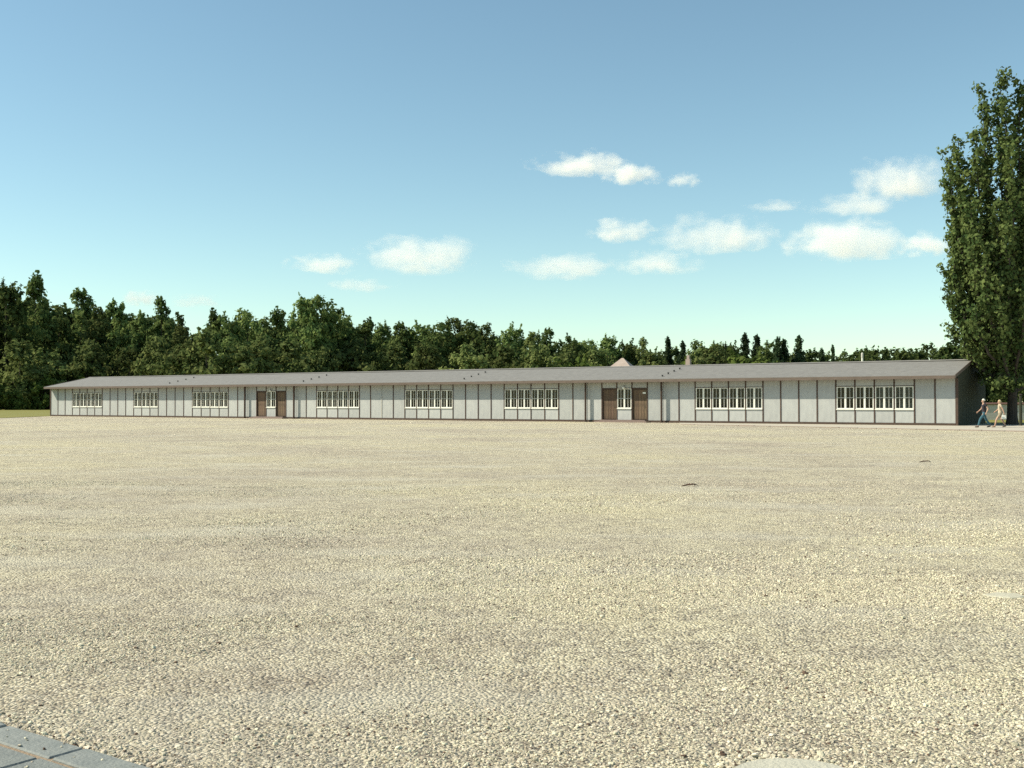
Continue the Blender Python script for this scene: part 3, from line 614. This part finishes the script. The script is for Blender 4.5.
# ------------------------------------------------------------------ far small buildings, wall, post
def house(name, px, apex, Z, half, ridge, wallh, label, rz, roofmat):
    b = at(px, HOR, Z); H = EYE+(HOR-apex)/F*Z
    o = empty(name, (b.x, Z, 0), rz); tag(o, label, 'house')
    MB().box(-half, half, -half*.85, half*.85, -.1, wallh).build('wall', mt['wallp'], o)
    e = half+.3; f = half*.85+.3
    rf = MB().poly([(-e,-f,wallh),(e,-f,wallh),(e,f,wallh),(-e,f,wallh),(-ridge,0,H),(ridge,0,H),(-e,-f,wallh-.15),(e,-f,wallh-.15),(e,f,wallh-.15),(-e,f,wallh-.15)],
        [(0,1,5,4),(1,2,5),(2,3,4,5),(3,0,4),(0,6,7,1),(1,7,8,2),(2,8,9,3),(3,9,6,0),(9,8,7,6)]).build('roof', roofmat, o)
    for x in (-half*.5, half*.5):
        wv = MB().box(x-.45, x+.45, -half*.85-.03, -half*.85-.001, 1.0, 2.2).build('window', mt['frame'], o)
        MB().box(x-.37, x+.37, -half*.85-.045, -half*.85-.031, 1.08, 2.12).build('pane', mt['glass'], wv)
    return o, rf, H
house('house', 622.5, 358, 122, 2.3, .10, 4.1, 'house with pale pink pyramid roof peeping over the barrack ridge', R(-22), mt['tile'])
o, rf, H = house('house', 688.5, 365.5, 128, 3.6, 1.6, 3.2, 'low house with a pale chimney just showing above the barrack ridge', R(-30), mt['tile2'])
ch = MB().box(-.26, .26, -.26, .26, H-.8, H+.75).box(-.15, .15, -.15, .15, H+.751, H+1.2).build('chimney', mt['tile'], rf)
tw = at(862.5, HOR, 262); H = EYE+(HOR-352.5)/F*262
o = empty('water_tower', (tw.x, 262, 0)); tag(o, 'thin white tower standing among the far trees on the right', 'tower')
MB().tube([(0,0,-.2), (0,0,H*.5), (0,0,H-1.2)], [.32,.26,.22], 14).build('shaft', mt['frame'], o)
MB().tube([(0,0,H-1.2), (0,0,H-1.1), (0,0,H-.3), (0,0,H)], [.22,.28,.28,.1], 14).build('cap', mt['wallp'], o)
wp = at(975, HOR, 90)
wl = empty('boundary_wall', (wp.x, 90, 0), R(-4)); tag(wl, 'low pale wall with brown coping behind the poplar trunk', 'wall')
for k in range(9): MB().box(k*3.0+.01, k*3.0+2.99, 0, .25, -.1, 1.28).build('wall_section', mt['wallp'], wl)
for k in range(9): MB().prism([(-.08, 1.281), (.33, 1.281), (.33, 1.36), (.125, 1.44), (-.08, 1.36)], k*3.0+.006, k*3.0+2.994).build('coping_stone', mt['tile2'], wl)
pp = at(1020.5, HOR, 68)
ps = empty('post', (pp.x, 68, 0)); tag(ps, 'dark wooden post at the right edge beside the poplar', 'post')
MB().tube([(0,0,-.2), (0,0,1.8), (.01,0,1.9)], [.09,.085,.06], 10).build('shaft', mt['tar'], ps)
MB().tube([(0,0,1.901), (0,0,1.93), (0,0,1.98)], [.12,.12,.03], 10).build('cap', mt['iron'], ps)

# ------------------------------------------------------------------ people
def skin_mesh(name, verts, edges, mat, parent, root=0, sub=2):
    me = bpy.data.meshes.new(name); me.from_pydata([v[0] for v in verts], edges, []); me.materials.append(mat)
    o = link(name, me, None, parent)
    me.skin_vertices or None
    md = o.modifiers.new('skin', 'SKIN'); md.use_smooth_shade = True
    if not me.skin_vertices: me.attributes.new
    for i, sv in enumerate(me.skin_vertices[0].data): sv.radius = verts[i][1] if hasattr(verts[i][1], '__len__') else (verts[i][1],)*2; sv.use_root = (i == root)
    sb = o.modifiers.new('sub', 'SUBSURF'); sb.levels = sb.render_levels = sub
    return o
class Fig:
    def __init__(s): s.v = []; s.e = []; s.n = {}
    def add(s, name, p, r, to=None):
        s.n[name] = len(s.v); s.v.append((tuple(p), r))
        if to: s.e.append((s.n[to], s.n[name]))
        return s
def make_person(loc, face, H, step, arms, cols, label, female=False):
    root = empty('person', loc, face); k = H/1.72; root.scale = (k, k, k); tag(root, label, 'person', 'people walking past the barrack')
    # faces +X; z up
    hipz = .90; J = {}
    J['pel'] = Vector((0, 0, hipz)); J['wai'] = Vector((.01, 0, 1.08)); J['che'] = Vector((.02, 0, 1.27)); J['nec'] = Vector((.03, 0, 1.46)); J['hea'] = Vector((.05, 0, 1.58)); J['top'] = Vector((.045, 0, 1.68))
    for sd_, fx, kn, an in ((1, step, .16, .36), (-1, -step, -.06, -.36)):
        h = Vector((0, .09*sd_, hipz-.03)); J['hip%d' % sd_] = h
        a = Vector((an*step/.36*abs(1), .08*sd_, .09 if an > 0 else .13)); kne = (h+a)/2+Vector((.07, 0, .02))
        J['kne%d' % sd_] = kne; J['ank%d' % sd_] = a; J['toe%d' % sd_] = a+Vector((.17, .02*sd_, -.05 if an > 0 else -.095))
        J['sho%d' % sd_] = Vector((.02, (.17 if female else .20)*sd_, 1.40))
        J['elb%d' % sd_], J['wri%d' % sd_] = arms[sd_]
    b = Fig(); sh = .9 if female else 1
    b.add('pel', J['pel'], (.11, .125)).add('wai', J['wai'], (.085*sh, .105*sh), 'pel').add('che', J['che'], (.092*sh, .115*sh), 'wai').add('nb', J['nec']-Vector((0,0,.05)), .075, 'che').add('nec', J['nec'], .055, 'nb')
    b.add('jaw', J['hea']-Vector((-.015,0,.05)), (.07,.062), 'nec').add('hea', J['hea']+Vector((0,0,.01)), (.096,.078), 'jaw').add('top', J['top']+Vector((0,0,.0)), (.07,.06), 'hea')
    b.add('nose', J['hea']+Vector((.105,0,-.02)), .014, 'hea')
    for s_ in (1, -1):
        i = str(s_)
        b.add('hip'+i, J['hip'+i], .088, 'pel').add('kne'+i, J['kne'+i], .058, 'hip'+i).add('calf'+i, J['kne'+i].lerp(J['ank'+i], .35), .055, 'kne'+i).add('ank'+i, J['ank'+i], .036, 'calf'+i).add('toe'+i, J['toe'+i], (.035,.04), 'ank'+i)
        b.add('sho'+i, J['sho'+i], .062, 'che').add('elb'+i, J['elb'+i], .042, 'sho'+i).add('wri'+i, J['wri'+i], .028, 'elb'+i)
        d = (J['wri'+i]-J['elb'+i]).normalized(); pa = J['wri'+i]+d*.07; b.add('palm'+i, pa, (.038,.02), 'wri'+i)
        fwd = Vector((1, 0, 0)); fwd = (fwd-d*fwd.dot(d)).normalized()
        for f in range(4):
            o_ = fwd*(.027-.018*f); b.add('fa%d' % f+i, pa+d*.045+o_, .0095, 'palm'+i).add('fb%d' % f+i, pa+d*(.085-.007*abs(f-1.4))+o_+Vector((0, -.012*s_, 0)), .008, 'fa%d' % f+i)
        b.add('ta'+i, J['wri'+i]+d*.05+fwd*.045, .010, 'palm'+i).add('tb'+i, J['wri'+i]+d*.085+fwd*.055, .008, 'ta'+i)
    body = skin_mesh('body', b.v, b.e, cols['skin'], root)
    # clothing: shells over the body
    g = Fig(); g.add('a', J['pel']+Vector((0,0,-.05)), (.15,.178)).add('a2', J['pel']+Vector((0,0,.06)), (.135,.165), 'a').add('b', J['wai'], (.118*sh,.148*sh), 'a2').add('c', J['che'], (.135*sh,.178*sh), 'b').add('d', J['nec']-Vector((0,0,.045)), .085, 'c')
    for s_ in (1, -1):
        i = str(s_); g.add('s'+i, J['sho'+i], .075, 'c').add('e'+i, J['sho'+i].lerp(J['elb'+i], .62), .062, 's'+i)
    skin_mesh('shirt', g.v, g.e, cols['top'], root)
    g = Fig(); g.add('p', J['pel']-Vector((0,0,.0)), (.118,.14)).add('w', J['wai']-Vector((0,0,.07)), (.112,.138), 'p')
    for s_ in (1, -1):
        i = str(s_); g.add('h'+i, J['hip'+i]-Vector((0,0,.04)), .10, 'p')
        if female: g.add('k'+i, J['hip'+i].lerp(J['kne'+i], .72), .092, 'h'+i)
        else: g.add('k'+i, J['kne'+i], .075, 'h'+i).add('a'+i, J['ank'+i]+Vector((0,0,.01)), .058, 'k'+i)
    skin_mesh('shorts' if female else 'trousers', g.v, g.e, cols['legs'], root)
    for s_ in (1, -1):
        i = str(s_); g = Fig(); g.add('a', J['ank'+i]+Vector((-.04,0,-.03)), .046).add('b', J['ank'+i].lerp(J['toe'+i], .5)+Vector((0,0,-.01)), .046, 'a').add('c', J['toe'+i]+Vector((.03,0,0)), .034, 'b')
        skin_mesh('shoe', g.v, g.e, cols['shoe'], root)
    hb = J['hea']; bm = bmesh.new(); bmesh.ops.create_icosphere(bm, subdivisions=3, radius=1)
    for v in bm.verts:                             # a cap of hair, short over the brow, lower at the nape
        q = v.co.copy(); low = -.15 if q.x < .1 else .35; q.x *= .8 if q.x > 0 else 1
        if female and q.x < .1: low = -.75
        if q.z < low: q.z = low+(q.z-low)*.12; q.x *= .86; q.y *= .86
        k_ = 1+.05*noise.noise(q*4)
        v.co = Vector((q.x*.112*k_-.012, q.y*.094*k_, q.z*.112*k_+.035))+hb
    hm = bpy.data.meshes.new('hair'); bm.to_mesh(hm); bm.free()
    for p_ in hm.polygons: p_.use_smooth = True
    link('hair', hm, cols['hair'], root)
    for s_ in (1, -1):
        MB().tube([hb+Vector((.078,.034*s_,.012)), hb+Vector((.094,.034*s_,.012))], [.012,.008], 8).build('eye', mt['iron'], root)
        g = Fig(); g.add('a', hb+Vector((.0,.082*s_,.012)), .014).add('b', hb+Vector((-.008,.09*s_,-.02)), .010, 'a'); skin_mesh('ear', g.v, g.e, cols['skin'], root, sub=1)
    MB().tube([hb+Vector((.086,-.025,-.06)), hb+Vector((.094,0,-.062)), hb+Vector((.086,.025,-.06))], .007, 6).build('mouth', cols['lip'], root)
    return root, J
pc = dict(skin=M('skin', (.50,.31,.22), .6, (.45,.27,.19), 9), lip=M('lip', (.38,.16,.13), .6, (.34,.14,.12), 9))
man, J = make_person(at(984, HOR, 62.5)*Vector((1,1,0)) if False else Vector((at(984, HOR, 62.5).x, 62.5, .012)), R(172), 1.64, .36,
    {1: (Vector((-.16, .26, 1.13)), Vector((-.06, .27, .90))), -1: (Vector((.07, -.26, 1.13)), Vector((.26, -.25, .96)))},
    dict(pc, top=M('black_shirt', (.022,.02,.026), .9, (.04,.036,.045), 6), legs=M('teal_jeans', (.055,.13,.16), .9, (.035,.09,.12), 14), shoe=M('dark_shoe', (.03,.025,.02), .6, (.05,.04,.03), 9), hair=M('white_hair', (.72,.69,.60), .8, (.62,.59,.5), 20)),
    'person with white hair in dark shirt and teal trousers striding beside the gable')
wom, J2 = make_person(Vector((at(1000, HOR, 62.9).x, 62.9, .012)), R(168), 1.58, .33,
    {1: (Vector((-.10, .24, 1.13)), Vector((-.16, .27, .93))), -1: (Vector((.06, -.23, 1.13)), Vector((.22, -.2, 1.0)))},
    dict(pc, top=M('beige_shirt', (.50,.42,.30), .9, (.43,.36,.26), 6), legs=M('khaki_shorts', (.36,.29,.2), .9, (.31,.25,.17), 9), shoe=M('tan_shoe', (.3,.2,.13), .6, (.25,.17,.1), 9), hair=M('blond_hair', (.55,.45,.27), .8, (.45,.35,.2), 20)),
    'person with fair hair in beige shirt and shorts walking nearest the poplar', True)
# white bag held in the hand
bpos = wom.matrix_basis @ (J2['wri1']+Vector((0, 0, -.07)))
bag = empty('bag', (bpos.x, bpos.y, bpos.z), R(168)); tag(bag, 'small white bag held by the fair-haired walker', 'bag')
mb = MB(); mb.poly([(-.13,-.045,-.30),(.13,-.045,-.30),(.13,.045,-.30),(-.13,.045,-.30),(-.11,-.02,-.08),(.11,-.02,-.08),(.11,.02,-.08),(-.11,.02,-.08)], [(0,3,2,1),(4,5,6,7),(0,1,5,4),(1,2,6,5),(2,3,7,6),(3,0,4,7)]).build('pouch', mt['frame'], bag, bevel=.015)
MB().tube([(-.08,0,-.09),(-.05,0,-.02),(0,0,.0),(.05,0,-.02),(.08,0,-.09)], .009, 6).build('strap', mt['frame'], bag)

# ------------------------------------------------------------------ clouds
def cloud_mat(dens, seed, name):
    m = bpy.data.materials.new(name); m.use_nodes = True; t = m.node_tree; n = t.nodes; L = t.links.new; n.clear()
    o = n.new('ShaderNodeOutputMaterial'); v = n.new('ShaderNodeVolumePrincipled'); v.inputs['Color'].default_value = (1,.99,.97,1); v.inputs['Anisotropy'].default_value = .0
    tc = n.new('ShaderNodeTexCoord'); ln = n.new('ShaderNodeVectorMath'); ln.operation = 'LENGTH'; L(tc.outputs['Object'], ln.inputs[0])
    mp = n.new('ShaderNodeMapping'); mp.inputs['Location'].default_value = (seed*3.7, seed*1.3, seed*2.9); mp.inputs['Scale'].default_value = (2.6, 2.0, 1.3); L(tc.outputs['Object'], mp.inputs[0])
    nz = n.new('ShaderNodeTexNoise'); nz.inputs['Scale'].default_value = 1.0; nz.inputs['Detail'].default_value = 5; nz.inputs['Roughness'].default_value = .62; L(mp.outputs[0], nz.inputs['Vector'])
    # soft falloff towards the hull plus noise
    a = n.new('ShaderNodeMath'); a.operation = 'MULTIPLY_ADD'; a.inputs[1].default_value = 2.4; L(nz.outputs[0], a.inputs[0]); a.inputs[2].default_value = -.55
    b = n.new('ShaderNodeMath'); b.operation = 'SUBTRACT'; L(a.outputs[0], b.inputs[0]); L(ln.outputs['Value'], b.inputs[1])
    c = n.new('ShaderNodeMapRange'); c.inputs[1].default_value = 0; c.inputs[2].default_value = .42; c.inputs[3].default_value = 0; c.inputs[4].default_value = dens; L(b.outputs[0], c.inputs[0])
    L(c.outputs[0], v.inputs['Density']); L(v.outputs[0], o.inputs['Volume']); return m
clouds = [(580,165,80,20,1.0,'flat white puff, highest of the clouds near the centre'),(630,174,58,17,.9,'small white puff just right of and below the highest central cloud'),(683,180,32,12,.4,'faint wisp right of the two highest central clouds'),
 (898,181,82,36,.8,'bright billowing cloud nearest the poplar top'),(860,204,80,20,.5,'thin ragged cloud under the bright one near the poplar'),(780,206,52,10,.3,'faint thin streak left of the ragged cloud'),
 (622,231,66,20,.7,'small soft cloud above the long pale streak, left of the broad one'),(718,235,104,34,.7,'broad soft cloud right of the centre'),(565,268,96,22,.6,'long pale streak low over the middle of the tree line'),
 (658,263,76,24,.5,'pale smudge of cloud under the broad soft cloud'),(848,241,116,38,1.0,'large domed white cloud low on the right'),(928,246,54,22,.7,'small cloud between the domed cloud and the poplar'),
 (324,264,62,18,.6,'small flat cloud left of the peaked one'),(418,257,110,34,.8,'peaked low white cloud over the left half of the barrack'),(358,285,56,14,.3,'faint veil below the peaked cloud'),
 (140,299,36,16,.5,'tiny pale cloud just above the left trees'),(192,301,48,13,.35,'faint tiny cloud right of the one above the left trees')]
for k, (px, py, wd, ht, op, lab) in enumerate(clouds):
    Z = 1050/((HOR-py)/F)*.9; c = at(px, py, Z); a, h = wd/2/F*Z*1.52, ht/2/F*Z*1.55
    bm = bmesh.new(); bmesh.ops.create_icosphere(bm, subdivisions=4, radius=1)
    for v in bm.verts:
        p = v.co.copy(); q = 1+.28*noise.noise(p*1.7+Vector((k*3.1, 0, 0)))+.14*noise.noise(p*4+Vector((k, 5, 0)))
        v.co = p*q
        if v.co.z < -.45: v.co.z = -.45+(v.co.z+.45)*.3
    me = bpy.data.meshes.new('cloud'); bm.to_mesh(me); bm.free()
    for p in me.polygons: p.use_smooth = True
    o = link('cloud', me, cloud_mat(1.9*op/(a*.8), k, 'cloud_vapour')); o.location = c; o.scale = (a, a*.8, h); tag(o, lab, 'cloud', 'fair weather clouds')
